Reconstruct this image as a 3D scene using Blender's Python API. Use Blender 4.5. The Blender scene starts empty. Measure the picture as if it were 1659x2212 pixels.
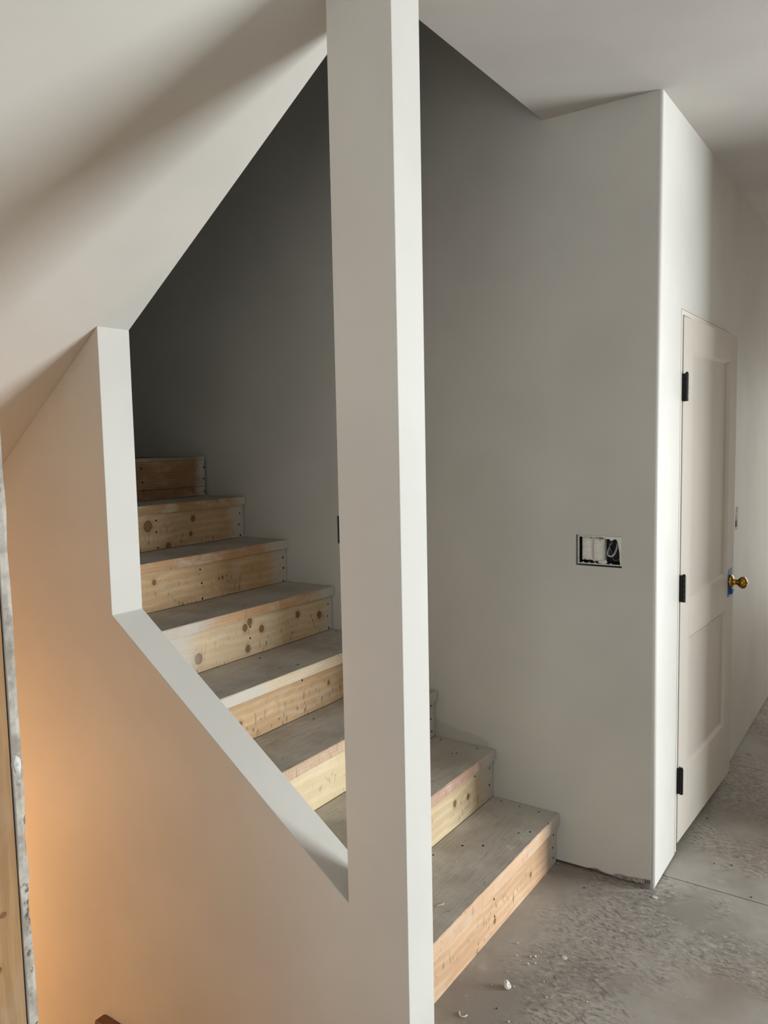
import bpy, bmesh, math, random
from mathutils import Vector, Matrix
random.seed(7)
S = bpy.context.scene
COL = S.collection

# ------------------------------------------------------------------ camera, world, light, exposure
cam_d = bpy.data.cameras.new('camera')
cam = bpy.data.objects.new('camera', cam_d)
COL.objects.link(cam)
cam.location = (0.74455, -2.73563, 1.62101)
cam.rotation_euler = (1.481939, 0.020297, 0.601809)
cam_d.sensor_fit = 'AUTO'
cam_d.sensor_width = 36.0
cam_d.lens = 27.5475
cam_d.clip_start = 0.02
S.camera = cam

world = bpy.data.worlds.new('world')
S.world = world
world.use_nodes = True
wn = world.node_tree.nodes['Background']
wn.inputs[0].default_value = (0.75, 0.87, 1.0, 1)
wn.inputs[1].default_value = 1.0

S.view_settings.view_transform = 'Standard'
S.view_settings.look = 'None'
S.view_settings.gamma = 1
S.view_settings.use_curve_mapping = False
S.view_settings.exposure = 0.0
S.cycles.diffuse_bounces = 7
S.cycles.max_bounces = 12
S.cycles.caustics_reflective = False
S.cycles.caustics_refractive = False


def area(name, loc, rot, sx, sy, power, color):
    d = bpy.data.lights.new(name, 'AREA')
    d.shape = 'RECTANGLE'
    d.size, d.size_y = sx, sy
    d.energy = power
    d.color = color
    o = bpy.data.objects.new(name, d)
    o.location = loc
    o.rotation_euler = rot
    COL.objects.link(o)
    return o


# daylight entering through the glazed door on the east side; the other two area lamps are added fill
WIN_X, WIN_Y0, WIN_Y1, WIN_Z0, WIN_Z1 = 5.0, 1.10, 3.30, 0.12, 2.15
area('daylight_patio_door', (WIN_X - 0.04, (WIN_Y0 + WIN_Y1) / 2, (WIN_Z0 + WIN_Z1) / 2), (0, math.radians(90), 0),
     WIN_Z1 - WIN_Z0, WIN_Y1 - WIN_Y0, 570, (0.89, 0.96, 1.0))
SW_X0, SW_X1, SW_Z0, SW_Z1, SW_Y = 0.3, 2.1, 0.9, 2.1, -4.7
area('fill_south', ((SW_X0 + SW_X1) / 2, SW_Y + 0.05, (SW_Z0 + SW_Z1) / 2), (math.radians(90), 0, 0),
     SW_X1 - SW_X0, SW_Z1 - SW_Z0, 36, (0.88, 0.95, 1.0))  # added fill for camera-facing surfaces, no window known there
NW_X0, NW_X1, NW_Z0, NW_Z1 = 0.25, 1.15, 0.10, 2.10
area('fill_hall_end', ((NW_X0 + NW_X1) / 2, 4.95, (NW_Z0 + NW_Z1) / 2), (math.radians(-90), 0, 0),
     NW_X1 - NW_X0, NW_Z1 - NW_Z0, 38, (1.0, 0.96, 0.89))  # added fill brightening the far hall, its source is unseen
# warm bulb burning at the foot of the basement stairs
bl = bpy.data.lights.new('basement_bulb', 'POINT')
bl.energy = 62
bl.color = (1.0, 0.52, 0.22)
bl.shadow_soft_size = 0.12
blo = bpy.data.objects.new('basement_bulb', bl)
blo.location = (-2.9, -1.9, -0.15)
COL.objects.link(blo)


# ------------------------------------------------------------------ node helpers
def lin(r, g, b):
    f = lambda c: (c / 255 / 12.92) if c / 255 <= 0.04045 else ((c / 255 + 0.055) / 1.055) ** 2.4
    return (f(r), f(g), f(b), 1.0)


class NT:
    def __init__(self, name):
        self.m = bpy.data.materials.new(name)
        self.m.use_nodes = True
        self.t = self.m.node_tree
        self.b = self.t.nodes['Principled BSDF']

    def n(self, typ, **kw):
        nd = self.t.nodes.new(typ)
        for k, v in kw.items():
            setattr(nd, k, v)
        return nd

    def put(self, sock, v):
        if isinstance(v, bpy.types.NodeSocket):
            self.t.links.new(v, sock)
        elif v is not None:
            sock.default_value = v

    def math(self, op, a, b=None, c=None, clamp=False):
        nd = self.n('ShaderNodeMath', operation=op, use_clamp=clamp)
        self.put(nd.inputs[0], a)
        if b is not None: self.put(nd.inputs[1], b)
        if c is not None: self.put(nd.inputs[2], c)
        return nd.outputs[0]

    def pos(self):
        if not hasattr(self, '_p'):
            g = self.n('ShaderNodeNewGeometry')
            s = self.n('ShaderNodeSeparateXYZ')
            self.t.links.new(g.outputs['Position'], s.inputs[0])
            self._p = s.outputs
            self._pv = g.outputs['Position']
        return self._p

    def vec(self, x, y, z):
        c = self.n('ShaderNodeCombineXYZ')
        for i, v in enumerate((x, y, z)): self.put(c.inputs[i], v)
        return c.outputs[0]

    def noise(self, vec, scale, detail=3, rough=0.5, dist=0.0):
        nd = self.n('ShaderNodeTexNoise')
        self.put(nd.inputs['Vector'], vec)
        nd.inputs['Scale'].default_value = scale
        nd.inputs['Detail'].default_value = detail
        nd.inputs['Roughness'].default_value = rough
        nd.inputs['Distortion'].default_value = dist
        return nd.outputs[0]

    def ss(self, v, a, b, lo=0.0, hi=1.0):
        nd = self.n('ShaderNodeMapRange', interpolation_type='SMOOTHSTEP')
        self.put(nd.inputs[0], v)
        nd.inputs[1].default_value = a
        nd.inputs[2].default_value = b
        nd.inputs[3].default_value = lo
        nd.inputs[4].default_value = hi
        return nd.outputs[0]

    def mix(self, f, a, b, mode='MIX'):
        nd = self.n('ShaderNodeMix', data_type='RGBA', blend_type=mode)
        self.put(nd.inputs[0], f)
        self.put(nd.inputs[6], a)
        self.put(nd.inputs[7], b)
        return nd.outputs[2]

    def bump(self, h, strength, dist):
        nd = self.n('ShaderNodeBump')
        nd.inputs['Strength'].default_value = strength
        nd.inputs['Distance'].default_value = dist
        self.put(nd.inputs['Height'], h)
        self.put(self.b.inputs['Normal'], nd.outputs[0])

    def out(self, col, rough=0.7, spec=0.3, metal=0.0):
        self.put(self.b.inputs['Base Color'], col)
        self.put(self.b.inputs['Roughness'], rough)
        self.b.inputs['Specular IOR Level'].default_value = spec
        self.b.inputs['Metallic'].default_value = metal
        return self.m


def mat_paint(name, rgb, rough=0.62, spec=0.22, var=0.03):
    t = NT(name)
    t.pos()
    n = t.noise(t._pv, 2.2, 3)
    c = t.mix(t.ss(n, 0.35, 0.65), lin(*[v * (1 - var) for v in rgb]), lin(*rgb))
    t.bump(t.noise(t._pv, 260, 2), 0.10, 0.0012)
    return t.out(c, rough, spec)


def mat_plain(name, rgb, rough=0.5, spec=0.3, metal=0.0, var=0.12, scale=30):
    t = NT(name)
    t.pos()
    n = t.noise(t._pv, scale, 3)
    c = t.mix(t.ss(n, 0.3, 0.7), lin(*[v * (1 - var) for v in rgb]), lin(*rgb))
    return t.out(c, rough, spec, metal)


PAINT = lin(188, 183, 174)[:3] + (1.0,)


def mute(c, k=0.22):
    g = 0.3 * c[0] + 0.55 * c[1] + 0.15 * c[2]
    return tuple(v * (1 - k) + g * k for v in c[:3]) + (1.0,)


def mat_wood(name, c1, c2, seed, knots=(), spray=0.16, spray_left=None, marks=0.5, zlo=0.0, along='y', ring=55, dust=0.25):
    """bare softwood board, grain along `along`, with knots, scuffs and wall-paint overspray near the wall"""
    t = NT(name)
    c1, c2 = mute(c1), mute(c2)
    x, y, z = t.pos()[0], t.pos()[1], t.pos()[2]
    if along == 'z':
        u, v, w = z, y, x
    else:
        u, v, w = y, z, x
    vv = v
    for (ky, kz, r) in knots:      # grain flows around the knots
        dy = t.math('DIVIDE', t.math('SUBTRACT', u, ky), r * 2.6)
        dz = t.math('DIVIDE', t.math('SUBTRACT', v, kz), r * 1.6)
        d2 = t.math('ADD', t.math('MULTIPLY', dy, dy), t.math('MULTIPLY', dz, dz))
        g = t.math('POWER', 2.718, t.math('MULTIPLY', d2, -1.0))
        vv = t.math('ADD', vv, t.math('MULTIPLY', t.math('MULTIPLY', g, dz), r * 0.9))
    base = t.vec(t.math('MULTIPLY', u, 1.6), t.math('ADD', t.math('MULTIPLY', vv, 1.0), seed * 3.7), t.math('ADD', t.math('MULTIPLY', w, 6.0), seed))
    warp = t.noise(base, 2.6, 3, 0.5)
    rv = t.math('ADD', t.math('MULTIPLY', vv, ring), t.math('MULTIPLY', warp, 2.4))
    rg = t.math('SINE', t.math('MULTIPLY', rv, 6.0))
    rg = t.ss(rg, -0.6, 1.0)
    fib = t.noise(t.vec(t.math('MULTIPLY', u, 9.0), t.math('MULTIPLY', vv, 420.0), seed), 1.0, 2)
    f = t.math('ADD', t.math('MULTIPLY', rg, 0.17), t.math('MULTIPLY', fib, 0.5))
    big = t.noise(t.vec(t.math('MULTIPLY', u, 2.0), t.math('MULTIPLY', v, 7.0), seed + 5.0), 2.0, 3)
    f = t.math('ADD', f, t.math('MULTIPLY', t.math('SUBTRACT', big, 0.5), 0.9))
    col = t.mix(t.ss(f, 0.1, 0.85), c1, c2)
    # pale drywall dust rubbed on
    du = t.ss(t.noise(t.vec(t.math('MULTIPLY', u, 5.0), t.math('MULTIPLY', v, 9.0), seed + 9.0), 1.7, 4, 0.6), 0.48, 0.72, 0.0, dust)
    col = t.mix(du, col, lin(198, 188, 172))
    # scuff marks, mostly on the lower half where shoes hit
    if marks > 0:
        mk = t.noise(t.vec(t.math('MULTIPLY', u, 95.0), t.math('MULTIPLY', v, 26.0), seed + 2.0), 1.0, 2, 0.5, 0.6)
        area_m = t.noise(t.vec(t.math('MULTIPLY', u, 5.0), t.math('MULTIPLY', v, 5.0), seed + 12.0), 1.4, 2)
        low = t.ss(v, zlo + 0.03, zlo + 0.15, 1.0, 0.12)
        m = t.math('MULTIPLY', t.math('MULTIPLY', t.ss(mk, 0.60, 0.70), t.ss(area_m, 0.40, 0.55)), low)
        col = t.mix(t.math('MULTIPLY', m, marks), col, lin(70, 58, 44))
    for i, (ky, kz, r) in enumerate(knots):
        dy = t.math('SUBTRACT', u, ky)
        dz = t.math('MULTIPLY', t.math('SUBTRACT', v, kz), 0.86)
        d = t.math('DIVIDE', t.math('SQRT', t.math('ADD', t.math('MULTIPLY', dy, dy), t.math('MULTIPLY', dz, dz))), r)
        d = t.math('ADD', d, t.math('MULTIPLY', t.math('SUBTRACT', big, 0.5), 0.5))
        halo = t.ss(d, 1.0, 2.4, 0.28, 0.0)
        col = t.mix(halo, col, lin(138, 98, 52))
        inside = t.ss(d, 0.92, 1.06, 0.9, 0.0)
        kc = t.mix(t.ss(t.math('SINE', t.math('MULTIPLY', d, 17.0)), -0.6, 0.9), lin(126, 88, 52), lin(104, 66, 38))
        kc = t.mix(t.ss(d, 0.75, 0.98), kc, lin(70, 44, 28))
        col = t.mix(inside, col, kc)
    if spray:
        sn = t.noise(t.vec(t.math('MULTIPLY', u, 6.0), t.math('MULTIPLY', v, 12.0), seed + 1.0), 1.0, 3)
        sp = t.ss(t.math('ADD', y, t.math('MULTIPLY', t.math('SUBTRACT', sn, 0.5), 0.12)), -spray - 0.05, -spray * 0.35, 0.0, 0.9)
        col = t.mix(sp, col, PAINT)
    if spray_left is not None:
        sn = t.noise(t.vec(t.math('MULTIPLY', u, 6.0), t.math('MULTIPLY', v, 12.0), seed + 21.0), 1.0, 3)
        sp = t.ss(t.math('ADD', y, t.math('MULTIPLY', t.math('SUBTRACT', sn, 0.5), 0.15)), spray_left - 0.05, spray_left + 0.12, 0.75, 0.0)
        col = t.mix(sp, col, PAINT)
    t.bump(t.math('ADD', t.math('MULTIPLY', rg, 0.3), fib), 0.25, 0.0008)
    return t.out(col, 0.68, 0.25)


def mat_tread(name, seed):
    """tread top: plywood grey with overspray, dust, footprints and spots"""
    t = NT(name)
    x, y, z = t.pos()[0], t.pos()[1], t.pos()[2]
    big = t.noise(t.vec(t.math('MULTIPLY', x, 3.0), t.math('MULTIPLY', y, 3.0), seed), 1.5, 4, 0.6)
    grain = t.noise(t.vec(t.math('MULTIPLY', x, 190.0), t.math('MULTIPLY', y, 8.0), seed), 1.0, 3)
    col = t.mix(t.ss(big, 0.34, 0.66), lin(166, 158, 147), lin(188, 182, 172))
    col = t.mix(t.ss(grain, 0.48, 0.75, 0.0, 0.35), col, lin(112, 100, 86))
    near = t.ss(y, -0.22, -0.03, 0.0, 0.6)
    col = t.mix(near, col, lin(194, 189, 181))
    scf = t.noise(t.vec(t.math('MULTIPLY', x, 16.0), t.math('MULTIPLY', y, 9.0), seed + 4.0), 1.6, 4, 0.65, 1.2)
    col = t.mix(t.ss(scf, 0.60, 0.72, 0.0, 0.55), col, lin(204, 198, 188))
    col = t.mix(t.ss(scf, 0.38, 0.26, 0.0, 0.5), col, lin(104, 93, 80))
    vo = t.n('ShaderNodeTexVoronoi', feature='F1')
    t.put(vo.inputs['Vector'], t.vec(x, y, seed))
    vo.inputs['Scale'].default_value = 38
    sp = t.math('MULTIPLY', t.ss(vo.outputs['Distance'], 0.16, 0.05), t.ss(t.noise(t.vec(x, y, seed), 9.0, 2), 0.54, 0.6))
    col = t.mix(t.math('MULTIPLY', sp, 0.6), col, lin(190, 184, 174))
    t.bump(t.math('ADD', t.math('MULTIPLY', grain, 0.5), scf), 0.25, 0.001)
    return t.out(col, 0.72, 0.22)


def mat_floor(name):
    t = NT(name)
    x, y, z = t.pos()[0], t.pos()[1], t.pos()[2]
    def strand(ang, su, sv, seed):
        c, n = math.cos(ang), math.sin(ang)
        u = t.math('ADD', t.math('MULTIPLY', x, c), t.math('MULTIPLY', y, n))
        v = t.math('SUBTRACT', t.math('MULTIPLY', y, c), t.math('MULTIPLY', x, n))
        return t.noise(t.vec(t.math('MULTIPLY', u, su), t.math('MULTIPLY', v, sv), seed), 1.0, 5, 0.68, 0.25)
    s1, s2 = strand(0.22, 30.0, 105.0, 1.0), strand(-0.55, 34.0, 90.0, 6.0)
    sel = t.ss(t.noise(t.vec(x, y, 40.0), 13.0, 2), 0.44, 0.56)
    st = t.math('ADD', t.math('MULTIPLY', s1, sel), t.math('MULTIPLY', s2, t.math('SUBTRACT', 1.0, sel)))
    st2 = strand(0.05, 40.0, 62.0, 17.0)
    big = t.noise(t.vec(x, y, 3.0), 2.3, 4, 0.6)
    col = t.mix(t.ss(big, 0.36, 0.62), lin(138, 131, 123), lin(162, 156, 148))
    # dust film that hides the strands close to the stair, strands show where feet scrubbed it
    worn = t.ss(t.noise(t.vec(t.math('ADD', x, 0.25), y, 9.0), 2.8, 4, 0.6), 0.40, 0.56)
    keep = t.math('MULTIPLY', worn, t.ss(x, -0.36, -0.10, 0.2, 1.0))
    col = t.mix(t.math('MULTIPLY', t.ss(st, 0.55, 0.36), t.math('MULTIPLY', keep, 0.75)), col, lin(96, 88, 79))
    col = t.mix(t.math('MULTIPLY', t.ss(st2, 0.50, 0.66), t.math('MULTIPLY', keep, 0.7)), col, lin(182, 175, 165))
    col = t.mix(t.math('MULTIPLY', t.ss(st2, 0.44, 0.32), t.math('MULTIPLY', keep, 0.45)), col, lin(104, 93, 83))
    # browner timber showing through further along the hall and towards the room
    br = t.math('MULTIPLY', t.ss(t.noise(t.vec(x, y, 14.0), 2.0, 3), 0.46, 0.62), t.ss(x, 0.03, 0.3))
    col = t.mix(t.math('MULTIPLY', br, 0.25), col, lin(130, 104, 86))
    patch = t.ss(t.noise(t.vec(x, y, 22.0), 7.0, 4, 0.6), 0.60, 0.70, 0.0, 0.55)
    col = t.mix(patch, col, lin(170, 165, 156))
    vo = t.n('ShaderNodeTexVoronoi', feature='F1')
    t.put(vo.inputs['Vector'], t.vec(x, y, 0.0))
    vo.inputs['Scale'].default_value = 42
    sp = t.math('MULTIPLY', t.ss(vo.outputs['Distance'], 0.13, 0.04), t.ss(t.noise(t.vec(x, y, 31.0), 11.0, 2), 0.56, 0.62))
    col = t.mix(t.math('MULTIPLY', sp, 0.7), col, lin(200, 196, 188))
    t.bump(t.math('ADD', st, st2), 0.3, 0.0012)
    return t.out(col, 0.7, 0.25)


M = {}
M['wall'] = mat_paint('wall_paint', (202, 199, 192))
M['ceil'] = mat_paint('ceiling_paint', (189, 184, 178), 0.8, 0.1)
M['door'] = mat_paint('door_paint', (196, 188, 177), 0.68, 0.15, 0.02)
M['trimp'] = mat_paint('jamb_paint', (214, 207, 196), 0.5, 0.3, 0.02)
M['floor'] = mat_floor('subfloor_osb')
M['dark'] = mat_plain('dark_void', (22, 20, 18), 0.9, 0.1)
M['joist'] = mat_plain('floor_frame', (52, 44, 36), 0.9, 0.1)
M['gyp'] = mat_plain('gypsum_paper', (158, 148, 140), 0.85, 0.1, var=0.25, scale=60)
M['patch'] = mat_paint('thin_paint_over_board', (189, 185, 177))
M['gyp_raw'] = mat_plain('gypsum_core', (176, 158, 152), 0.9, 0.1, var=0.3, scale=120)
M['bead'] = mat_paint('corner_bead_paint', (222, 219, 212), 0.4, 0.4, 0.01)
M['black'] = mat_plain('black_metal', (22, 22, 23), 0.38, 0.4, 0.3)
M['steel'] = mat_plain('screw_steel', (120, 118, 112), 0.35, 0.5, 0.9)
M['nail'] = mat_plain('nail_hole', (28, 22, 17), 0.7, 0.2)
M['brass'] = mat_plain('aged_brass', (188, 146, 62), 0.18, 0.5, 1.0, 0.15)
M['tape'] = mat_plain('blue_tape', (38, 96, 158), 0.6, 0.2)
M['boxp'] = mat_plain('grey_box_plastic', (44, 46, 52), 0.5, 0.3)
M['rim'] = mat_plain('paint_spattered_rim', (226, 222, 214), 0.6, 0.2, var=0.2, scale=200)
M['cover'] = mat_plain('mud_covered_paper', (224, 221, 213), 0.8, 0.1, var=0.06, scale=90)
M['wirew'] = mat_plain('white_wire', (205, 203, 198), 0.4, 0.4)
M['wireb'] = mat_plain('black_wire', (48, 48, 54), 0.4, 0.4)
M['wired'] = mat_plain('bare_wire', (120, 116, 112), 0.4, 0.4)
M['crumb'] = mat_plain('plaster_crumb', (216, 213, 206), 0.9, 0.1, var=0.15, scale=200)
M['crumbd'] = mat_plain('dirt_crumb', (70, 58, 46), 0.9, 0.1, var=0.2, scale=200)
M['shaving'] = mat_plain('wood_shaving', (214, 198, 170), 0.7, 0.2)
M['rail'] = mat_wood('brown_rail', lin(120, 78, 46), lin(140, 92, 56), 3.3, spray=0, marks=0, dust=0)
M['glass'] = (lambda t: (t.put(t.b.inputs['Transmission Weight'], 1.0), t.out((1, 1, 1, 1), 0.0, 0.5))[1])(NT('window_glass'))


# ------------------------------------------------------------------ mesh helpers
def obj(name, bm, mat, parent=None, kind=None, smooth=False, bevel=0.0, seg=2):
    me = bpy.data.meshes.new(name)
    bmesh.ops.recalc_face_normals(bm, faces=bm.faces)
    bm.to_mesh(me)
    bm.free()
    for m in (mat if isinstance(mat, (list, tuple)) else [mat]):
        me.materials.append(m)
    o = bpy.data.objects.new(name, me)
    COL.objects.link(o)
    if parent is not None:
        o.parent = parent
    if kind:
        o['kind'] = kind
    if smooth:
        for p in me.polygons: p.use_smooth = True
    if bevel:
        b = o.modifiers.new('bevel', 'BEVEL')
        b.width = bevel
        b.segments = seg
        b.limit_method = 'ANGLE'
        b.angle_limit = math.radians(40)
    return o


def empty(name, label, cat, loc=(0, 0, 0), rz=0.0, group=None, kind=None):
    o = bpy.data.objects.new(name, None)
    o.empty_display_size = 0.05
    COL.objects.link(o)
    o.location = loc
    o.rotation_euler = (0, 0, rz)
    if label: o['label'] = label
    if cat: o['category'] = cat
    if group: o['group'] = group
    if kind: o['kind'] = kind
    return o


def tag(o, label, cat, group=None):
    o['label'] = label
    o['category'] = cat
    if group: o['group'] = group
    return o


def box(bm, x0, x1, y0, y1, z0, z1):
    v = [bm.verts.new(p) for p in ((x0, y0, z0), (x1, y0, z0), (x1, y1, z0), (x0, y1, z0), (x0, y0, z1), (x1, y0, z1), (x1, y1, z1), (x0, y1, z1))]
    return [bm.faces.new([v[i] for i in f]) for f in ((0, 3, 2, 1), (4, 5, 6, 7), (0, 1, 5, 4), (1, 2, 6, 5), (2, 3, 7, 6), (3, 0, 4, 7))]


def bx(*a):
    bm = bmesh.new()
    box(bm, *a)
    return bm


def prism(pts, a0, a1, axis):
    """extrude a 2D outline; axis 'y': pts are (x,z); 'x': pts are (y,z); 'z': pts are (x,y)"""
    bm = bmesh.new()
    f = {'y': lambda p, a: (p[0], a, p[1]), 'x': lambda p, a: (a, p[0], p[1]), 'z': lambda p, a: (p[0], p[1], a)}[axis]
    A = [bm.verts.new(f(p, a0)) for p in pts]
    B = [bm.verts.new(f(p, a1)) for p in pts]
    n = len(pts)
    bm.faces.new(A)
    bm.faces.new(B[::-1])
    for i in range(n):
        bm.faces.new((A[i], A[(i + 1) % n], B[(i + 1) % n], B[i]))
    return bm


def slab(u0, u1, v0, v1, a0, a1, axis, holes=()):
    """box with rectangular holes cut through along `axis` (holes as u0,u1,v0,v1)"""
    f = {'y': lambda u, v, a: (u, a, v), 'x': lambda u, v, a: (a, u, v), 'z': lambda u, v, a: (u, v, a)}[axis]
    us = sorted({u0, u1, *[max(u0, min(u1, h[i])) for h in holes for i in (0, 1)]})
    vs = sorted({v0, v1, *[max(v0, min(v1, h[i])) for h in holes for i in (2, 3)]})
    bm = bmesh.new()
    cache = {}

    def V(i, j, k):
        if (i, j, k) not in cache:
            cache[(i, j, k)] = bm.verts.new(f(us[i], vs[j], (a0, a1)[k]))
        return cache[(i, j, k)]

    def solid(i, j):
        if i < 0 or j < 0 or i >= len(us) - 1 or j >= len(vs) - 1: return False
        cu, cv = (us[i] + us[i + 1]) / 2, (vs[j] + vs[j + 1]) / 2
        return not any(h[0] < cu < h[1] and h[2] < cv < h[3] for h in holes)

    for i in range(len(us) - 1):
        for j in range(len(vs) - 1):
            if not solid(i, j): continue
            for k in (0, 1):
                bm.faces.new((V(i, j, k), V(i + 1, j, k), V(i + 1, j + 1, k), V(i, j + 1, k)))
            if not solid(i - 1, j): bm.faces.new((V(i, j, 0), V(i, j + 1, 0), V(i, j + 1, 1), V(i, j, 1)))
            if not solid(i + 1, j): bm.faces.new((V(i + 1, j, 0), V(i + 1, j + 1, 0), V(i + 1, j + 1, 1), V(i + 1, j, 1)))
            if not solid(i, j - 1): bm.faces.new((V(i, j, 0), V(i + 1, j, 0), V(i + 1, j, 1), V(i, j, 1)))
            if not solid(i, j + 1): bm.faces.new((V(i, j + 1, 0), V(i + 1, j + 1, 0), V(i + 1, j + 1, 1), V(i, j + 1, 1)))
    return bm


def lathe(profile, n=32, axis='x'):
    """revolve (a, r) about an axis"""
    bm = bmesh.new()
    rings = []
    for a, r in profile:
        ring = []
        for i in range(n):
            t = 2 * math.pi * i / n
            c, s = r * math.cos(t), r * math.sin(t)
            ring.append(bm.verts.new({'x': (a, c, s), 'z': (c, s, a), 'y': (c, a, s)}[axis]))
        rings.append(ring)
    for p, q in zip(rings, rings[1:]):
        for i in range(n):
            bm.faces.new((p[i], p[(i + 1) % n], q[(i + 1) % n], q[i]))
    bm.faces.new(rings[0])
    bm.faces.new(rings[-1][::-1])
    return bm


def tube(pts, r, n=8, sub=6):
    """smooth tube through control points"""
    P = [Vector(p) for p in pts]
    Q = []
    for i in range(len(P) - 1):
        p0, p1, p2, p3 = P[max(i - 1, 0)], P[i], P[i + 1], P[min(i + 2, len(P) - 1)]
        for k in range(sub):
            t = k / sub
            Q.append(0.5 * ((2 * p1) + (p2 - p0) * t + (2 * p0 - 5 * p1 + 4 * p2 - p3) * t * t + (3 * p1 - p0 - 3 * p2 + p3) * t ** 3))
    Q.append(P[-1])
    bm = bmesh.new()
    rings = []
    up = Vector((0.13, 0.31, 0.94))
    for i, q in enumerate(Q):
        d = (Q[min(i + 1, len(Q) - 1)] - Q[max(i - 1, 0)]).normalized()
        a = d.cross(up).normalized()
        b = d.cross(a)
        rings.append([bm.verts.new(q + r * (math.cos(2 * math.pi * k / n) * a + math.sin(2 * math.pi * k / n) * b)) for k in range(n)])
    for p, q in zip(rings, rings[1:]):
        for k in range(n):
            bm.faces.new((p[k], p[(k + 1) % n], q[(k + 1) % n], q[k]))
    bm.faces.new(rings[0])
    bm.faces.new(rings[-1][::-1])
    return bm


def lump(r, seed, flat=0.6, sub=2, rough=0.35):
    rnd = random.Random(seed)
    bm = bmesh.new()
    bmesh.ops.create_icosphere(bm, subdivisions=sub, radius=1.0)
    dirs = [(Vector((rnd.uniform(-1, 1), rnd.uniform(-1, 1), rnd.uniform(-1, 1))).normalized(), rnd.uniform(0.2, 1) * rough) for _ in range(7)]
    for v in bm.verts:
        k = 1.0
        for d, a in dirs:
            k -= max(0, v.co.normalized().dot(d) - 0.4) * a
        v.co = v.co * k * r
        v.co.z *= flat
    zmin = min(v.co.z for v in bm.verts)
    for v in bm.verts: v.co.z -= zmin
    return bm


# ------------------------------------------------------------------ dimensions (metres)
HC = 2.755
Y_N, Y_F = -1.2753, -1.1613          # faces of the partition with the opening
X_E, X_O, X_J = -0.2182, -0.3933, -1.2759
Z_JT, Z_JB, SOF, SIL = 1.9797, 1.1131, 0.7313, -0.7115
X_C = -0.418                          # edge of ceiling over the stairs
X_R1, RUN, RISE, NOSE = -0.3689, 0.2666, 0.1962, 0.0395
Y_S = -2.188                          # opposite wall of the lower stairwell
XW, XE_, YS_, YN_ = -3.4, 5.0, -4.7, 5.0
ZU = 5.5                              # ceiling of the unlit storey above
sof = lambda x: Z_JT + SOF * (x - X_J)
sil = lambda x: Z_JB + SIL * (x - X_J)

# ------------------------------------------------------------------ structure: floor
floor = obj('floor', slab(XW - .1, XE_ + .1, YS_ - .1, YN_ + .1, -0.3, -0.019, 'z', [(XW, X_E, Y_S, Y_N + .001)]), M['joist'], None, 'structure')
seams = [-3.465, -2.27, -1.075, 0.120, 1.312, 2.507, 3.70, 4.99]
GAP = 0.0022
for r, (a, b) in enumerate(zip(seams, seams[1:])):
    x = -1.30 if r % 2 else -0.62
    while x < XE_:
        x0, x1 = max(x, -1.4 if a > -1.1 else X_E), min(x + 2.44, XE_)
        if x1 - x0 > 0.1:
            obj('subfloor_panel', bx(x0 + GAP, x1 - GAP, a + GAP, b - GAP, -0.018, 0.0), M['floor'], floor)
        x += 2.44
obj('subfloor_panel', bx(-1.4, X_E - GAP, Y_N + .001, -1.075 - GAP, -0.018, 0.0), M['floor'], floor)
bfloor = obj('floor_basement', bx(XW - .1, 1.2, Y_S - .1, Y_F, -2.9, -2.75), M['joist'], None, 'structure')

# ------------------------------------------------------------------ structure: ceiling and the sloped underside of the upper flight
obj('ceiling', slab(XW - .1, XE_ + .1, YS_ - .1, YN_ + .1, HC, HC + 0.3, 'z',
                    [(XW, X_C, Y_F, 0.03), (XW, X_E + 0.001, Y_S, Y_F)]), M['ceil'], None, 'structure')
xl = X_J - (Z_JT - 1.32) / SOF
obj('ceiling_sloped', prism([(XW, 1.32), (xl, 1.32), (X_E, sof(X_E)), (X_E, HC + 0.3), (xl - 0.25, 1.569), (XW, 1.569)], Y_S, Y_F, 'y'), M['wall'], None, 'structure')
obj('ceiling_upper', bx(XW - .1, XE_ + .1, YS_ - .1, YN_ + .1, ZU, ZU + .1), M['joist'], None, 'structure')

# ------------------------------------------------------------------ structure: walls
B1 = (-0.2925, -0.1240, 1.1590, 1.2710)
B2 = (-1.397, -1.335, 1.176, 1.300)
B3 = (1.352, 1.412, 1.160, 1.270)
R0 = 0.013
wb = obj('wall_back', slab(XW, -R0, 0.045, ZU, 0.0, 0.115, 'y', [B1, B2]), M['wall'], None, 'structure')
# lowest strip of the drywall, cut ragged near the corner
bot = [(XW, 0.045), (XW, 0.010), (-0.36, 0.010), (-0.245, 0.012), (-0.222, 0.020), (-0.205, 0.0205), (-0.19, 0.016), (-0.168, 0.014),
       (-0.150, 0.015), (-0.132, 0.024), (-0.118, 0.026), (-0.100, 0.0245), (-0.082, 0.027), (-0.070, 0.030), (-0.052, 0.031), (-0.040, 0.0335),
       (-R0, 0.036), (-R0, 0.045)]
obj('drywall_edge', prism(bot, 0.0, 0.115, 'y'), M['wall'], wb)
core = [(-0.26, 0.045), (-0.262, 0.012), (-0.20, 0.011), (-0.175, 0.008), (-0.135, 0.007), (-0.09, 0.0075), (-0.075, 0.012), (-0.062, 0.008), (-0.052, 0.014),
        (-0.043, 0.012), (-0.035, 0.016), (-0.012, 0.014), (-0.012, 0.045)]
obj('gypsum_core', prism(core, 0.0035, 0.02, 'y'), M['gyp'], wb)
obj('torn_paper', prism([(-0.078, 0.034), (-0.080, 0.016), (-0.066, 0.010), (-0.056, 0.017), (-0.044, 0.014), (-0.036, 0.019), (-0.030, 0.034)], 0.0025, 0.006, 'y'), M['gyp_raw'], wb)
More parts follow.
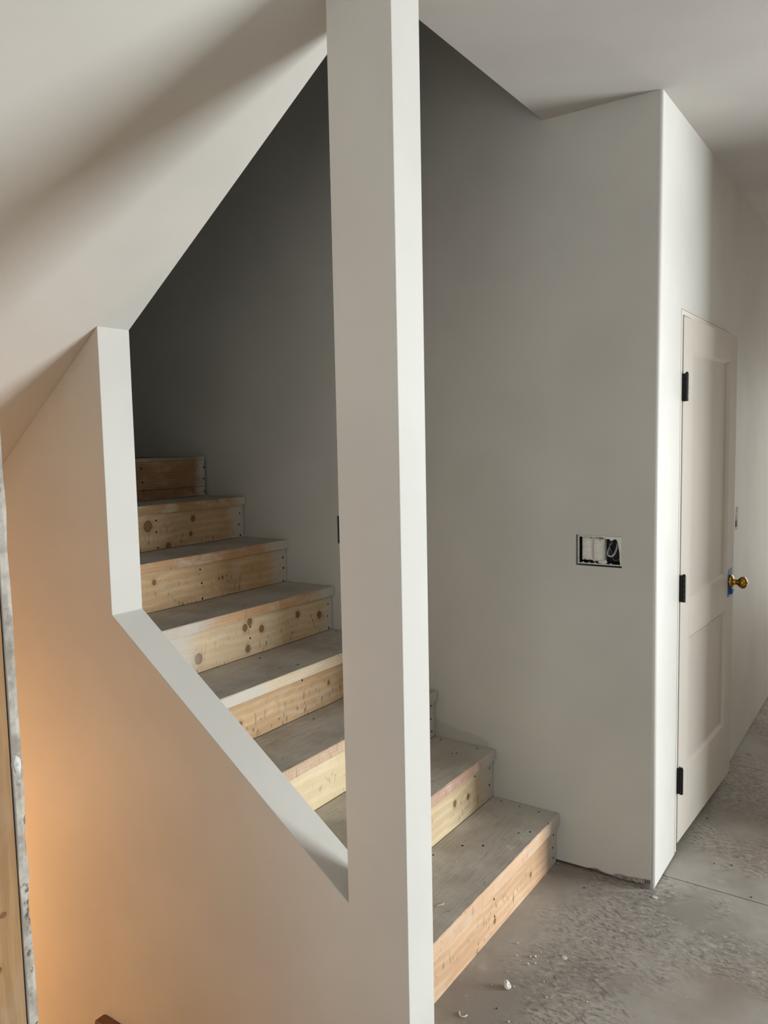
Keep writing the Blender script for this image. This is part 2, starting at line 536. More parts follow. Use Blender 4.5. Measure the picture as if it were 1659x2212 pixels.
for i in range(7):
    bm = bmesh.new()
    px, pz = -0.031 + 0.008 * (i % 3), 0.029 - 0.006 * (i // 3)
    bmesh.ops.create_cone(bm, cap_ends=True, segments=8, radius1=0.0016, radius2=0.0016, depth=0.002,
                          matrix=Matrix.Translation((px, 0.0024, pz)) @ Matrix.Rotation(math.pi / 2, 4, 'X'))
    obj('bead_perforation', bm, M['nail'], wb)

obj('bare_drywall_patch', prism([(-0.915, 0.470), (-0.915, 0.394), (-0.655, 0.394), (-0.655, 0.414), (-0.675, 0.424), (-0.70, 0.430), (-0.745, 0.440), (-0.78, 0.437),
                                (-0.82, 0.446), (-0.85, 0.455), (-0.873, 0.452), (-0.885, 0.466)], -0.0003, 0.002, 'y'), M['patch'], wb)
door_hole = (0.2765, 1.1420, -0.1, 2.0840)
wr = obj('wall_right', slab(R0, YN_, 0.008, HC, -0.115, 0.0, 'x', [door_hole, B3]), M['wall'], None, 'structure')
# bullnose corner bead
pts = [(-R0, 0.0)] + [(-R0 + R0 * math.sin(a), R0 - R0 * math.cos(a)) for a in [i * math.pi / 16 for i in range(9)]] + [(-R0, R0)]
cb = obj('corner_bead', prism(pts, 0.004, HC, 'z'), M['bead'], wr)
for p in cb.data.polygons: p.use_smooth = abs(p.normal.z) < 0.5 and p.normal.x > -0.02 and p.normal.y < 0.02

# partition between the two flights, with the opening that follows the stairs
poly = [(XW, -2.75), (X_E, -2.75), (X_E, HC), (X_O, sof(X_O)), (X_O, sil(X_O)), (X_J, Z_JB), (X_J, Z_JT), (xl, 1.32), (XW, 1.32)]
poly[2] = (X_E, sof(X_E))
obj('wall_stair', prism(poly, Y_N, Y_F, 'y'), M['wall'], None, 'structure', bevel=0.0022)

# stud wall on the other side of the lower stairwell, its end still open
wl = empty('wall_left', None, None, (X_E, Y_S, 0), kind='structure')


def rag_edge():
    """drywall sheet whose exposed end edge is rough cut"""
    bm = bmesh.new()
    n = 90
    rnd = random.Random(3)
    prev = None
    z0, z1 = -1.6, HC
    L = []
    for i in range(n + 1):
        z = z0 + (z1 - z0) * i / n
        j = rnd.uniform(-0.0012, 0.0012)
        k = rnd.uniform(-0.0010, 0.0010)
        if 0.92 < z < 1.22: j += rnd.uniform(-0.003, 0.002); k += rnd.uniform(-0.002, 0.0015)
        L.append([bm.verts.new(p) for p in ((j, -0.0127, z), (j + 0.001, -0.006, z), (k - 0.0015, 0.0 + k, z), (-3.0, 0.0, z), (-3.0, -0.0127, z))])
    for a, b in zip(L, L[1:]):
        for q in range(5):
            bm.faces.new((a[q], a[(q + 1) % 5], b[(q + 1) % 5], b[q]))
    bm.faces.new(L[0][::-1])
    bm.faces.new(L[-1])
    return bm


def mat_rawedge():
    t = NT('raw_drywall_edge')
    t.pos()
    z = t.pos()[2]
    n = t.noise(t._pv, 22, 4, 0.65)
    c = t.mix(t.ss(n, 0.35, 0.65), lin(150, 142, 132), lin(190, 184, 174))
    d = t.math('MULTIPLY', t.ss(t.noise(t._pv, 70, 3, 0.6), 0.54, 0.66), t.ss(z, 1.3, 1.0, 0.25, 0.9))
    c = t.mix(d, c, lin(96, 84, 74))
    t.bump(t.noise(t._pv, 160, 3), 0.5, 0.002)
    return t.out(c, 0.9, 0.1)


raw = mat_rawedge()
ds = obj('drywall_sheet', rag_edge(), [M['wall'], raw], wl)
for p in ds.data.polygons:
    if p.center.x > -0.01: p.material_index = 1
studm = mat_wood('stud_pine', lin(150, 108, 56), lin(178, 134, 74), 8.1, knots=[(0.95, -2.238, 0.005), (1.02, -2.226, 0.004), (1.13, -2.232, 0.006), (1.19, -2.24, 0.004), (1.30, -2.23, 0.007), (1.40, -2.24, 0.006)], spray=0, marks=0.0, along='z', ring=60, dust=0.12)
obj('stud', bx(-0.038, -0.0015, -0.0127 - 0.0025 - 0.089, -0.0127 - 0.0025, 0.038, HC), studm, wl, bevel=0.002)
obj('sole_plate', bx(-3.0, -0.0015, -0.1042, -0.0152, 0.0, 0.038), studm, wl)
for i in range(1, 8):
    obj('stud', bx(-0.038 - i * 0.406, -i * 0.406, -0.1042, -0.0152, 0.038, HC), studm, wl)
obj('drywall_sheet', bx(-3.0, -0.002, -0.1196, -0.1069, 0.012, HC), M['wall'], wl)
obj('mud_blob', lump(0.0075, 12, 2.6, 2, 0.6), M['crumb'], wl).location = (-0.004, -0.006, 1.195)
obj('mud_blob', lump(0.007, 15, 2.0), M['gyp'], wl).location = (-0.0045, -0.005, 1.120)

# rest of the shell, outside the picture
obj('wall_west', bx(XW - .1, XW, YS_, YN_, -2.75, ZU), M['wall'], None, 'structure')
obj('wall_east', slab(YS_, YN_, 0.0, ZU, XE_, XE_ + .12, 'x', [(WIN_Y0, WIN_Y1, WIN_Z0, WIN_Z1)]), M['wall'], None, 'structure')
obj('wall_south', slab(XW, XE_, 0.0, ZU, YS_ - .12, YS_, 'y', [(SW_X0, SW_X1, SW_Z0, SW_Z1)]), M['wall'], None, 'structure')
obj('wall_north', slab(XW, XE_, 0.0, ZU, YN_, YN_ + .12, 'y', [(NW_X0, NW_X1, NW_Z0, NW_Z1)]), M['wall'], None, 'structure')
obj('wall_hall_blocker', bx(1.3, 1.415, 0.85, YN_, 0.0, HC), M['wall'], None, 'structure')  # unseen wall, end placed to cut the daylight along the right wall and door
obj('wall_basement', bx(XW, X_E, Y_S - .1, Y_S - .013, -2.75, -0.3), M['wall'], None, 'structure')
obj('wall_basement_end', bx(X_E, X_E + .1, Y_S - .1, Y_F, -2.75, -0.3), M['wall'], None, 'structure')


def window(name, horizontal, a0, a1, z0, z1, at, n):
    w = empty(name, None, None, (0, 0, 0), kind='structure')
    fr = 0.05

    def b(u0, u1, v0, v1, d0, d1):
        return bx(at + d0, at + d1, u0, u1, v0, v1) if not horizontal else bx(u0, u1, at + d0, at + d1, v0, v1)
    obj('window_frame', b(a0, a1, z0, z0 + fr, 0.0, .1), M['trimp'], w)
    obj('window_frame', b(a0, a1, z1 - fr, z1, 0.0, .1), M['trimp'], w)
    obj('window_frame', b(a0, a0 + fr, z0 + fr, z1 - fr, 0.0, .1), M['trimp'], w)
    obj('window_frame', b(a1 - fr, a1, z0 + fr, z1 - fr, 0.0, .1), M['trimp'], w)
    m = (a0 + a1) / 2
    obj('window_mullion', b(m - .03, m + .03, z0 + fr, z1 - fr, 0.02, .1), M['trimp'], w)
    obj('pane', b(a0 + fr, m - .03, z0 + fr, z1 - fr, 0.055, .061), M['glass'], w)
    obj('pane', b(m + .03, a1 - fr, z0 + fr, z1 - fr, 0.055, .061), M['glass'], w)


window('window_1', False, WIN_Y0, WIN_Y1, WIN_Z0, WIN_Z1, XE_, 2)
window('fill_window_2', True, SW_X0, SW_X1, SW_Z0, SW_Z1, YS_ - .12, 2)  # unseen window added around the south fill lamp

window('fill_window_3', True, NW_X0, NW_X1, NW_Z0, NW_Z1, YN_, 2)  # unseen window added around the hall fill lamp

# ------------------------------------------------------------------ door with its jamb
tr = empty('trim_1', None, None, (0, 0.28, 0), kind='structure')
dj = 0.28
obj('side_jamb', bx(-0.115, 0.0005, 0.2805 - dj, 0.2985 - dj, 0.012, 2.0825), M['trimp'], tr, bevel=0.001)
obj('side_jamb', bx(-0.115, 0.0005, 1.1225 - dj, 1.1405 - dj, 0.012, 2.0825), M['trimp'], tr, bevel=0.001)
obj('head_jamb', bx(-0.115, 0.0005, 0.2985 - dj, 1.1225 - dj, 2.0645, 2.0825), M['trimp'], tr, bevel=0.001)
obj('door_stop', bx(-0.060, -0.046, 0.2985 - dj, 0.310 - dj, 0.012, 2.0645), M['trimp'], tr)
obj('door_stop', bx(-0.060, -0.046, 1.111 - dj, 1.1225 - dj, 0.012, 2.0645), M['trimp'], tr)

D0, D1, DW = 0.043, 2.060, 0.813
door = empty('door_1', None, None, (0.004, 0.3015, 0), math.radians(-2.45), kind='structure')
door['label'] = 'off-white two-panel interior door standing slightly ajar'
T0, T1 = -0.035, 0.0
ST = 0.122
zt, zm1, zm0, zb = D1 - 0.118, 0.995, 0.835, 0.305


def frame_piece(name, pts):
    return obj(name, prism(pts, T0, T1, 'x'), M['door'], door, bevel=0.0015)


# stiles and rails
frame_piece('stile', [(0.001, D0), (ST, D0), (ST, D1), (0.001, D1)])
frame_piece('stile', [(DW - ST, D0), (DW, D0), (DW, D1), (DW - ST, D1)])
frame_piece('rail', [(ST, zt), (DW - ST, zt), (DW - ST, D1), (ST, D1)])
frame_piece('rail', [(ST, zm0), (DW - ST, zm0), (DW - ST, zm1), (ST, zm1)])
frame_piece('rail', [(ST, D0), (DW - ST, D0), (DW - ST, zb), (ST, zb)])


def recess_panel(z0, z1):
    """recessed panel with a sloped moulding round it"""
    bm = bmesh.new()
    y0, y1 = ST, DW - ST
    w, dep = 0.014, 0.011
    o = [bm.verts.new((T1 - 0.0015, y, z)) for y, z in ((y0, z0), (y1, z0), (y1, z1), (y0, z1))]
    i = [bm.verts.new((T1 - dep, y, z)) for y, z in ((y0 + w, z0 + w), (y1 - w, z0 + w), (y1 - w, z1 - w), (y0 + w, z1 - w))]
    bk = [bm.verts.new((T0 + 0.008, y, z)) for y, z in ((y0, z0), (y1, z0), (y1, z1), (y0, z1))]
    bm.faces.new(i)
    bm.faces.new(bk[::-1])
    for k in range(4):
        bm.faces.new((o[k], o[(k + 1) % 4], i[(k + 1) % 4], i[k]))
        bm.faces.new((bk[k], bk[(k + 1) % 4], o[(k + 1) % 4], o[k]))
    return obj('panel', bm, M['door'], door)


recess_panel(zm1, zt)
recess_panel(zb, zm0)

for hz in (1.800, 1.047, 0.295):
    # leaf let into the gap, knuckles standing proud
    h = obj('hinge', bx(-0.030, 0.0125, -0.0016, 0.0006, hz - 0.051, hz + 0.051), M['black'], door)
    h['label'] = 'black butt hinge'
    for k in range(5):
        bm = lathe([(hz - 0.051 + k * 0.0204 + 0.0004, 0.0062), (hz - 0.051 + k * 0.0204 + 0.0012, 0.0070), (hz - 0.051 + (k + 1) * 0.0204 - 0.0012, 0.0070), (hz - 0.051 + (k + 1) * 0.0204 - 0.0004, 0.0062)], 18, 'z')
        bmesh.ops.translate(bm, verts=bm.verts, vec=(0.0125, 0.0, 0))
        obj('knuckle', bm, M['black'], h)
    bm = lathe([(hz + 0.051, 0.004), (hz + 0.0535, 0.0055), (hz + 0.056, 0.004)], 14, 'z')
    bmesh.ops.translate(bm, verts=bm.verts, vec=(0.0125, 0.0, 0))
    obj('pin_head', bm, M['black'], h)
    obj('leaf', bx(0.0, 0.0022, 0.001, 0.020, hz - 0.051, hz + 0.051), M['black'], h)
    for k in range(3):
        bm = lathe([(0.0, 0.0034), (0.0008, 0.0028)], 10, 'x')
        bmesh.ops.translate(bm, verts=bm.verts, vec=(0.0022, 0.0125, hz - 0.034 + 0.034 * k))
        obj('screw', bm, M['steel'], h)

KY, KZ = 0.755, 0.957
kn = obj('knob', lathe([(0.0008, 0.0325), (0.004, 0.0325), (0.009, 0.030), (0.013, 0.024), (0.015, 0.0150), (0.020, 0.0120), (0.028, 0.0115), (0.034, 0.0135), (0.039, 0.019),
                        (0.044, 0.0240), (0.051, 0.0272), (0.058, 0.0272), (0.065, 0.0238), (0.070, 0.0175), (0.073, 0.009), (0.0735, 0.0045)], 36), M['brass'], door, smooth=True)
kn.location = (0, KY, KZ)
kn['label'] = 'round brass door knob'
obj('lock_button', lathe([(0.0730, 0.0042), (0.0765, 0.0042), (0.0785, 0.0028)], 14), M['brass'], kn)

# painter's tape left round the knob's rose
tape = empty('masking_tape', 'torn blue masking tape stuck round the brass door knob', 'tape', door.matrix_basis @ Vector((0.0, KY, KZ)), math.radians(-2.45))
for nm, pts in (('tape_strip', [(-0.044, -0.066), (-0.030, -0.064), (-0.024, -0.070), (-0.012, -0.060), (-0.006, -0.066), (0.004, -0.058), (0.002, -0.030), (-0.012, -0.010), (-0.018, 0.03), (-0.016, 0.052), (-0.030, 0.060), (-0.043, 0.044)]),
                ('tape_strip', [(-0.020, 0.028), (0.026, 0.026), (0.030, 0.058), (0.010, 0.064), (-0.016, 0.056)]),
                ('tape_strip', [(-0.010, -0.060), (0.020, -0.052), (0.034, -0.044), (0.026, -0.030), (-0.008, -0.030)])):
    obj(nm, prism(pts, 0.0002, 0.0008, 'x'), M['tape'], tape)
obj('loose_flap', prism([(0.000, -0.058), (0.022, -0.050), (0.024, -0.036), (0.004, -0.034)], 0.0008, 0.011, 'x'), M['tape'], tape)

# ------------------------------------------------------------------ staircase
stair = empty('staircase', 'unfinished pine staircase with paint-dusted treads climbing along the back wall', 'staircase', (0, 0, 0))
xr = lambda k: X_R1 - (k - 1) * RUN + (0.022 if k == 8 else 0)
KN = {1: [(-0.526, 0.043, 0.008), (-0.239, 0.063, 0.007)],
      2: [(-0.211, 0.277, 0.010), (-0.313, 0.290, 0.011)],
      3: [(-0.95, 0.46, 0.010)],
      4: [(-0.371, 0.677, 0.008), (-0.86, 0.66, 0.01)],
      5: [(-0.527, 0.923, 0.013), (-0.554, 0.904, 0.013), (-0.461, 0.882, 0.013), (-0.239, 0.896, 0.013), (-0.095, 0.868, 0.014), (-0.542, 0.818, 0.013), (-0.798, 0.840, 0.018)],
      6: [(-0.769, 1.097, 0.010), (-0.41, 1.061, 0.006), (-0.43, 1.060, 0.005)],
      7: [(-0.574, 1.285, 0.021), (-0.323, 1.295, 0.012), (-0.339, 1.228, 0.010), (-0.47, 1.19, 0.012)],
      8: [(-0.09, 1.40, 0.012), (-0.08, 1.50, 0.006)]}
TONE = {1: ((196, 150, 104), (226, 186, 140)), 2: ((196, 166, 118), (224, 204, 162)), 3: ((208, 182, 132), (228, 208, 164)),
        4: ((178, 138, 88), (206, 170, 118)), 5: ((194, 162, 116), (218, 192, 148)), 6: ((184, 144, 90), (212, 174, 118)),
        7: ((178, 142, 92), (206, 172, 122)), 8: ((138, 98, 56), (168, 126, 78))}
NL = {1: [(-.030, .119), (-.039, .073), (-.032, .029), (-.53, .12), (-.528, .06)],
      2: [(-.032, .323), (-.036, .255), (-.156, .336), (-.53, .33)],
      3: [(-.032, .53), (-.036, .475), (-.03, .42), (-.53, .53)],
      4: [(-.53, .729), (-.032, .73), (-.03, .66)],
      5: [(-.031, .903), (-.037, .850), (-.030, .795), (-.525, .903), (-.528, .857)],
      6: [(-.024, 1.046), (-.026, .985), (-.026, 1.095), (-.533, 1.113), (-.527, 1.055), (-.527, .990)],
      7: [(-.028, 1.294), (-.036, 1.240), (-.029, 1.188), (-.529, 1.305), (-.531, 1.256), (-.525, 1.186)],
      8: [(-.022, 1.515), (-.025, 1.459), (-.024, 1.395), (-.40, 1.522), (-.397, 1.459), (-.392, 1.421)]}
OV = {1: 0.0129, 2: 0.0129, 3: 0.014, 4: 0.026, 5: 0.016, 6: 0.0135, 7: 0.0135}
YA, YB = Y_F + 0.002, -0.004
nail_me = None
for k in range(1, 9):
    c1, c2 = TONE[k]
    m = mat_wood('riser_pine', lin(*c1), lin(*c2), k * 1.37, KN[k], spray={2: .12, 5: .06, 8: .05}.get(k, 0.085),
                 spray_left=(-0.86 if k == 5 else None), marks={2: 1.0, 3: 1.0, 5: 1.0}.get(k, 0.7), zlo=(k - 1) * RISE, ring={8: 70, 3: 25, 2: 30}.get(k, 34))
    z1 = k * RISE - NOSE - (0.008 if k == 1 else 0)
    if k == 8: z1 = k * RISE - 0.018
    r = obj('riser', bx(xr(k) - .019, xr(k), YA, YB - (0.012 if k == 8 else 0), (k - 1) * RISE + (0.0012 if k > 1 else 0), z1), m, stair, bevel=0.001)
    if k == 8:
        bpy.data.objects.remove(r)
        mA = mat_wood('rim_board_pine', lin(*c1), lin(*c2), 11.0, KN[8], spray=.05, marks=.4, zlo=(k - 1) * RISE, ring=80)
        r = obj('riser', bx(xr(k) - .019, xr(k), YA, YB - .012, (k - 1) * RISE + .048, z1), mA, stair, bevel=0.001)
        obj('filler_strip', bx(xr(k) - .019, xr(k) - .0012, YA, YB - .012, (k - 1) * RISE + .0012, (k - 1) * RISE + .0465), m, stair, bevel=0.001)
    for (ny, nz) in NL[k]:
        if nail_me is None:
            bm = bmesh.new()
            bmesh.ops.create_cone(bm, cap_ends=True, segments=10, radius1=0.0042, radius2=0.0036, depth=0.0012, matrix=Matrix.Rotation(math.pi / 2, 4, 'Y'))
            n = obj('nail_head', bm, M['nail'], r)
            nail_me = n.data
        else:
            n = bpy.data.objects.new('nail_head', nail_me)
            COL.objects.link(n)
            n.parent = r
        n.location = (xr(k) + 0.0004, ny, nz)
        n.scale = (1, random.uniform(.8, 1.25), random.uniform(.9, 1.4))
NT_ = {1: ((206, 160, 116), (224, 188, 150)), 2: ((176, 132, 106), (206, 168, 138)), 3: ((190, 152, 118), (216, 184, 148)), 4: ((196, 170, 130), (222, 202, 166)),
       5: ((180, 132, 82), (206, 162, 108)), 6: ((178, 128, 76), (204, 158, 102)), 7: ((158, 116, 68), (206, 166, 110))}
tread_nails = {1: [(-.588, -.026), (-.508, -.029), (-.427, -.031), (-.36, -.101), (-.391, -.192), (-.423, -.222), (-.552, -.409), (-.491, -.371), (-.607, -.518)],
               2: [(-.862, -.027), (-.691, -.033), (-.751, -.128), (-.736, -.119)]}
flat_me = None
for k in range(1, 8):
    c1, c2 = NT_[k]
    ft = mat_wood('tread_nosing_pine', lin(*c1), lin(*c2), k * 2.11 + 20, (), spray={7: .05, 1: .10}.get(k, 0.16), spray_left=(-0.78 if k in (4, 5) else None), marks=0.3,
                  zlo=k * RISE - .05, ring={7: 120}.get(k, 90), dust=0.55)
    tp = mat_tread('tread_top', k * 3.1)
    th = NOSE + (0.008 if k == 1 else 0)
    x0, x1 = (xr(k + 1) + 0.0008), xr(k) + OV[k]
    # uneven, chipped front edge
    rnd = random.Random(k)
    bm = bmesh.new()
    N = 60
    rows = []
    for i in range(N + 1):
        y = YA + (YB - YA) * i / N
        e = rnd.uniform(0, 0.0022) if 3 < i < N - 5 else 0.0
        zt_ = k * RISE
        ch = 0.003 + e
        rows.append([bm.verts.new(p) for p in ((x0, y, zt_ - th), (x0, y, zt_), (x1 - ch, y, zt_), (x1 - 0.0008, y, zt_ - ch * 0.8), (x1, y, zt_ - ch - .003), (x1, y, zt_ - th + 0.001), (x1 - 0.001, y, zt_ - th))])
    for a, b in zip(rows, rows[1:]):
        for q in range(7):
            fc = bm.faces.new((a[q], a[(q + 1) % 7], b[(q + 1) % 7], b[q]))
            fc.material_index = 1 if q in (2, 3, 4, 5) else 0
    bm.faces.new(rows[0][::-1])
    bm.faces.new(rows[-1])
    t = obj('tread', bm, [tp, ft], stair)
    for (nx, ny) in tread_nails.get(k, [(x0 + 0.04, -.03), (x1 - 0.06, -.03), (x0 + .05, -.53), (x1 - .05, -.525)]):
        if flat_me is None:
            bm = bmesh.new()
            bmesh.ops.create_cone(bm, cap_ends=True, segments=10, radius1=0.0038, radius2=0.0032, depth=0.001)
            n = obj('nail_head', bm, M['nail'], t)
            flat_me = n.data
        else:
            n = bpy.data.objects.new('nail_head', flat_me)
            COL.objects.link(n)
            n.parent = t
        n.location = (nx, ny, k * RISE + .0003)
        n.scale = (random.uniform(.8, 1.4), random.uniform(.8, 1.3), 1)
land_m = mat_wood('landing_edge_pine', lin(140, 120, 96), lin(166, 146, 120), 31.0, (), spray=.04, marks=0.4, zlo=8 * RISE - .02, ring=100)
obj('landing_deck', bx(XW + .002, xr(8) + 0.001, YA, YB - .010, 8 * RISE - .0175, 8 * RISE), [land_m], stair, bevel=0.0015)
obj('landing_frame', bx(XW + .002, xr(8) - .02, YA, YB - .012, 7 * RISE, 8 * RISE - .018), M['joist'], stair)

# ------------------------------------------------------------------ electrical boxes
def shell(name, axis, u0, u1, v0, v1, d0, d1, parent, mat, t=0.0028):
    """open-fronted box let into a wall"""
    bm = bmesh.new()
    f = (lambda u, d, v: (u, d, v)) if axis == 'y' else (lambda u, d, v: (-d, u, v))

    def b(a0, a1, c0, c1, e0, e1):
        p, q = f(a0, e0, c0), f(a1, e1, c1)
        box(bm, min(p[0], q[0]), max(p[0], q[0]), min(p[1], q[1]), max(p[1], q[1]), min(p[2], q[2]), max(p[2], q[2]))
    b(u0, u0 + t, v0, v1, d0, d1)
    b(u1 - t, u1, v0, v1, d0, d1)
    b(u0 + t, u1 - t, v0, v0 + t, d0, d1)
    b(u0 + t, u1 - t, v1 - t, v1, d0, d1)
    b(u0, u1, v0, v1, d1, d1 + t)
    return obj(name, bm, mat, parent)


eb = empty('electrical_box', 'three-gang switch box with two papered switches and loose wires in the back wall', 'electrical box', (0, 0, 0))
u0, u1, v0, v1 = -0.2860, -0.1255, 1.1655, 1.2690
shell('box_shell', 'y', u0, u1, v0, v1, 0.010, 0.075, eb, M['boxp'])
shell_r = bmesh.new()
for a in ((u0 - .0004, u0 + .0042, v0, v1), (u1 - .0050, u1 + .0015, v0, v1 + .001), (u0 + .0042, u1 - .0050, v0, v0 + .0040), (u0 + .0042, u1 - .0050, v1 - .0045, v1 + .0012)):
    box(shell_r, a[0], a[1], 0.0012, 0.010, a[2], a[3])
obj('box_rim', shell_r, M['rim'], eb, bevel=0.0008)
# smeared joint compound over the rim's upper right
obj('mud_smear', prism([(-0.196, 1.2660), (-0.180, 1.2600), (-0.170, 1.2605), (-0.163, 1.2540), (-0.158, 1.2560), (-0.152, 1.2610), (-0.144, 1.2600), (-0.139, 1.2500), (-0.136, 1.2320), (-0.133, 1.2150), (-0.131, 1.1760), (-0.1265, 1.1760), (-0.1245, 1.2700), (-0.196, 1.2702)], 0.0006, 0.009, 'y'), M['cover'], eb)


def sheet(u0, u1, v0, v1, seed, bulge):
    rnd = random.Random(seed)
    bm = bmesh.new()
    nu, nv = 10, 12
    G = [[None] * (nv + 1) for _ in range(nu + 1)]
    for i in range(nu + 1):
        for j in range(nv + 1):
            a, b = i / nu, j / nv
            e = (1 - (2 * a - 1) ** 6) * (1 - (2 * b - 1) ** 6)
            y = 0.013 - bulge * e - rnd.uniform(0, 0.0009) + 0.001 * math.sin(9 * a + seed)
            ju = rnd.uniform(-.0008, .0008) if b in (0, 1) else 0
            G[i][j] = bm.verts.new((u0 + (u1 - u0) * a, y, v0 + (v1 - v0) * b + (rnd.uniform(-.0022, .0022) if b in (0, 1) else 0) + ju))
    for i in range(nu):
        for j in range(nv):
            bm.faces.new((G[i][j], G[i + 1][j], G[i + 1][j + 1], G[i][j + 1]))
    r = bmesh.ops.extrude_face_region(bm, geom=bm.faces[:])
    bmesh.ops.translate(bm, verts=[g for g in r['geom'] if isinstance(g, bmesh.types.BMVert)], vec=(0, 0.022, 0))
    return bm


obj('switch_cover', sheet(-0.2735, -0.2330, 1.1790, 1.2635, 1, 0.010), M['cover'], eb, smooth=False)
obj('switch_cover', sheet(-0.2325, -0.1885, 1.1750, 1.2610, 2, 0.011), M['cover'], eb, smooth=False)
obj('paper_flap', prism([(-0.2120, 1.1730), (-0.1950, 1.1700), (-0.1850, 1.1690), (-0.1770, 1.1760), (-0.1830, 1.1850), (-0.1900, 1.1820), (-0.205, 1.1790)], 0.004, 0.0075, 'y'), M['cover'], eb)
for u in (-0.266, -0.243, -0.221, -0.200, -0.164):
    bm = lathe([(0.0006, 0.0030), (0.006, 0.0030)], 12, 'y')
    bmesh.ops.translate(bm, verts=bm.verts, vec=(u, 0, v0 + 0.0055))
    lg = obj('screw_lug', bm, M['rim'], eb)
    bm = lathe([(0.0003, 0.0014), (0.002, 0.0014)], 10, 'y')
    bmesh.ops.translate(bm, verts=bm.verts, vec=(u, 0, v0 + 0.0055))
    obj('screw_hole', bm, M['nail'], lg)
wz = 1.19
obj('wire', tube([(-.150, .040, 1.246), (-.146, .016, 1.243), (-.148, .010, 1.225), (-.157, .008, 1.205), (-.168, .009, 1.199), (-.178, .012, 1.205), (-.176, .016, 1.225), (-.168, .030, 1.245)], 0.0015), M['wirew'], eb, smooth=True)
obj('wire', tube([(-.147, .042, 1.244), (-.143, .018, 1.240), (-.146, .012, 1.222), (-.154, .010, 1.203), (-.167, .012, 1.195), (-.180, .014, 1.203), (-.178, .020, 1.225), (-.170, .034, 1.250)], 0.0013), M['wirew'], eb, smooth=True)
obj('wire', tube([(-.176, .03, 1.250), (-.174, .014, 1.238), (-.166, .013, 1.215), (-.163, .020, 1.203)], 0.0014), M['wired'], eb, smooth=True)
obj('wire', tube([(-.168, .03, 1.252), (-.171, .016, 1.235), (-.174, .015, 1.212), (-.170, .02, 1.200)], 0.0014), M['wired'], eb, smooth=True)
obj('wire', tube([(-.163, .022, 1.196), (-.158, .012, 1.187), (-.149, .012, 1.183), (-.140, .016, 1.187), (-.138, .022, 1.196), (-.142, .03, 1.21)], 0.0012), M['wired'], eb, smooth=True)
obj('wire', tube([(-.143, .03, 1.225), (-.144, .014, 1.210), (-.150, .014, 1.193), (-.145, .022, 1.187)], 0.0012), M['wireb'], eb, smooth=True)
obj('wire_connector', lathe([(0.012, 0.004), (0.020, 0.006), (0.032, 0.0065)], 12, 'y'), M['wireb'], eb).location = (-0.149, 0.012, 1.248)

eb2 = empty('electrical_box', 'single-gang outlet box half hidden behind the white post', 'electrical box', (0, 0, 0))
shell('box_shell', 'y', -1.392, -1.338, 1.181, 1.297, 0.004, 0.07, eb2, M['boxp'])
obj('box_rim', slab(-1.3935, -1.3365, 1.1795, 1.2985, 0.002, 0.006, 'y', [(-1.3895, -1.3405, 1.1835, 1.2945)]), M['boxp'], eb2)

eb3 = empty('electrical_box', 'small switch box smeared with joint compound on the wall past the door', 'electrical box', (0, 0, 0))
shell('box_shell', 'x', 1.3540, 1.4100, 1.1630, 1.2670, 0.004, 0.07, eb3, M['boxp'])
obj('box_rim', slab(1.3525, 1.4115, 1.1615, 1.2685, -0.006, -0.0015, 'x', [(1.3575, 1.4065, 1.1665, 1.2635)]), M['rim'], eb3)
obj('mud_smear', prism([(1.3525, 1.2685), (1.3525, 1.2260), (1.372, 1.2280), (1.364, 1.214), (1.378, 1.204), (1.390, 1.210), (1.398, 1.178), (1.380, 1.172), (1.362, 1.174), (1.358, 1.1615), (1.4115, 1.1615), (1.4115, 1.2685), (1.384, 1.2685), (1.379, 1.240), (1.370, 1.244), (1.366, 1.262)], -0.004, 0.0006, 'x'), M['cover'], eb3)

# rail end low on the stairwell wall
rl = obj('wooden_rail', bx(-1.425, -0.75, Y_N - 0.040, Y_N - 0.0005, -0.33, -0.238), M['rail'], None, bevel=0.006, seg=3)
tag(rl, 'brown wooden rail fixed low on the warmly lit stairwell wall', 'rail')

# ------------------------------------------------------------------ debris on floor and treads
ch = tag(obj('plaster_chunk', lump(0.0165, 23, 0.7, 2, 0.95), M['crumb'], None), 'largest off-white lump of dried plaster on the floor by the bottom step', 'plaster chunk')
ch.location = (-0.222, -0.740, 0.0)
shv = tag(obj('curled_shaving', tube([(-0.292, -0.905, .0022), (-0.287, -0.914, .0022), (-0.279, -0.919, .0022), (-0.270, -0.913, .0022), (-0.268, -0.905, .0022)], 0.0022, 8, 5), M['shaving'], None, smooth=True),
          'pale curled wood shaving on the floor beside the post', 'shaving')
sh2 = tag(obj('curled_shaving', tube([(-0.444, -0.772, RISE + .0026), (-0.436, -0.764, RISE + .004), (-0.430, -0.755, RISE + .0035), (-0.434, -0.747, RISE + .0024)], 0.0022, 8, 5), M['shaving'], None, smooth=True),
          'pale curled wood shaving lying on the bottom tread', 'shaving')
fl = tag(obj('plaster_flake', lump(0.011, 9, 0.12, 2, 0.3), M['crumb'], None), 'flat round pale plaster flake lying apart on the floor', 'plaster flake')
fl.location = (-0.131, -0.521, 0)
flake2 = tag(obj('plaster_flake', lump(0.013, 19, 0.10, 2, 0.5), M['crumb'], None), 'thin white plaster flake on the floor in front of the wall corner', 'plaster flake')
flake2.location = (0.013, -0.039, 0)

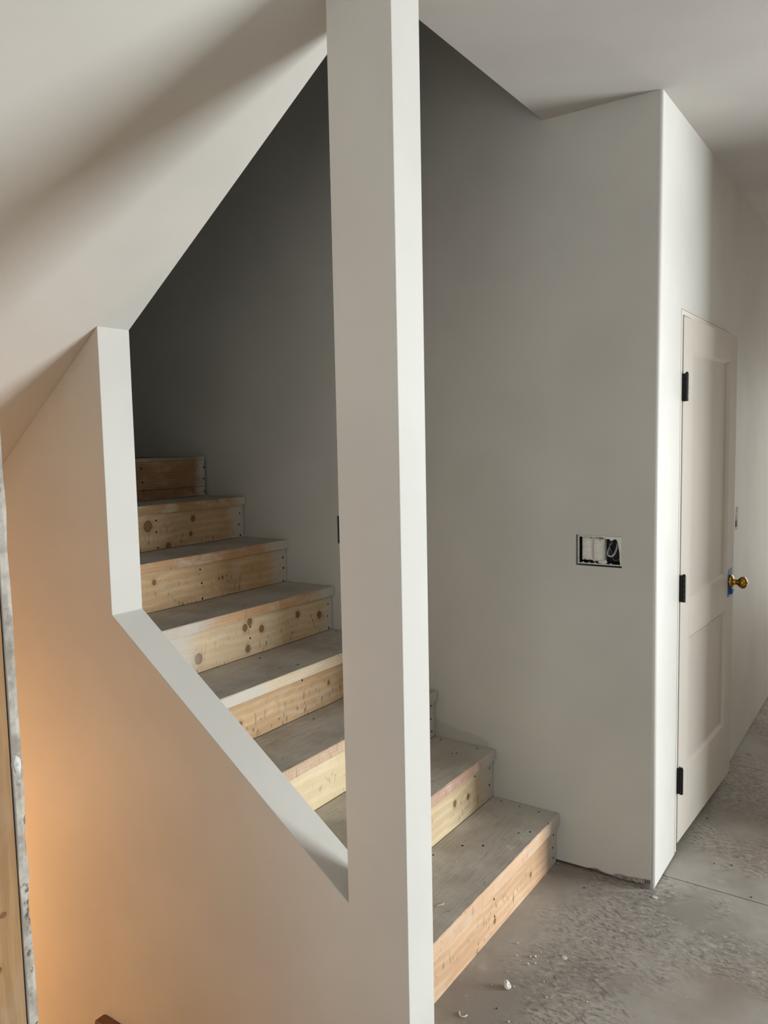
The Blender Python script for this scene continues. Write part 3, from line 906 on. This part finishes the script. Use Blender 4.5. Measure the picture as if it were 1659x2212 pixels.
lumps = [obj('plaster_crumb', lump(0.0055, 40 + i, 0.7, 2, 0.5), M['crumb']) for i in range(3)]
LB = 'small white plaster crumb scattered on the subfloor near the bottom step'
spots = [(-0.283, -0.537, 1.1), (-0.259, -0.592, .8), (-0.222, -0.575, .9), (-0.209, -0.566, 1.2), (-0.204, -0.537, .8), (-0.213, -0.611, 1.1), (-0.196, -0.595, .9),
         (-0.242, -0.607, .6), (-0.252, -0.679, .5), (-0.265, -0.754, .7), (-0.206, -0.726, .8), (-0.141, -0.658, .7), (-0.108, -0.717, .8), (-0.299, -0.852, .5),
         (-0.158, -0.864, .9), (-0.116, -0.620, .6), (-0.012, -0.569, .7), (-0.003, -0.670, .7), (-0.005, -0.327, .7), (-0.119, -0.352, .6), (-0.231, -0.506, .5),
         (-0.209, -0.580, .6), (-0.203, -0.556, .6), (0.290, -0.292, .6), (0.317, -0.204, .6), (-0.080, -0.284, .5), (-0.19, -0.274, .5), (-0.357, -0.010, .7),
         (0.061, 1.237, .8), (0.140, 1.102, .7), (0.101, 0.516, .7), (0.112, 0.533, .6), (0.204, 0.772, .6), (0.069, 0.808, .7)]
rnd = random.Random(2)
for i, (x, y, s) in enumerate(spots):
    if i < 3:
        o = lumps[i]
    else:
        o = lumps[i % 3].copy()
        COL.objects.link(o)
    hall = y > 0.2
    tag(o, 'small white plaster crumb on the subfloor in front of the door' if hall else LB, 'plaster crumb', 'plaster crumbs by the door' if hall else 'plaster crumbs on the floor')
    o.location = (x, y, 0)
    o.rotation_euler = (0, 0, rnd.uniform(0, 6))
    o.scale = (s * .8, s * rnd.uniform(.55, .8), s * .8)
dl = None
for i, (x, y, s) in enumerate([(-0.21, -0.835, .7), (0.021, 1.20, .9), (0.038, 0.662, .9), (0.197, 0.326, .8), (0.141, 0.303, .7), (-0.215, -0.117, .8), (0.297, 0.141, .8)]):
    if dl is None:
        dl = o = obj('dirt_speck', lump(0.0050, 77, 0.5, 2, 0.5), M['crumbd'])
    else:
        o = dl.copy()
        COL.objects.link(o)
    tag(o, 'tiny dark brown crumb of dirt lying on the subfloor', 'dirt', 'dark dirt crumbs on the floor')
    o.location = (x, y, 0)
    o.rotation_euler = (0, 0, rnd.uniform(0, 6))
    o.scale = (s, s * .7, s)
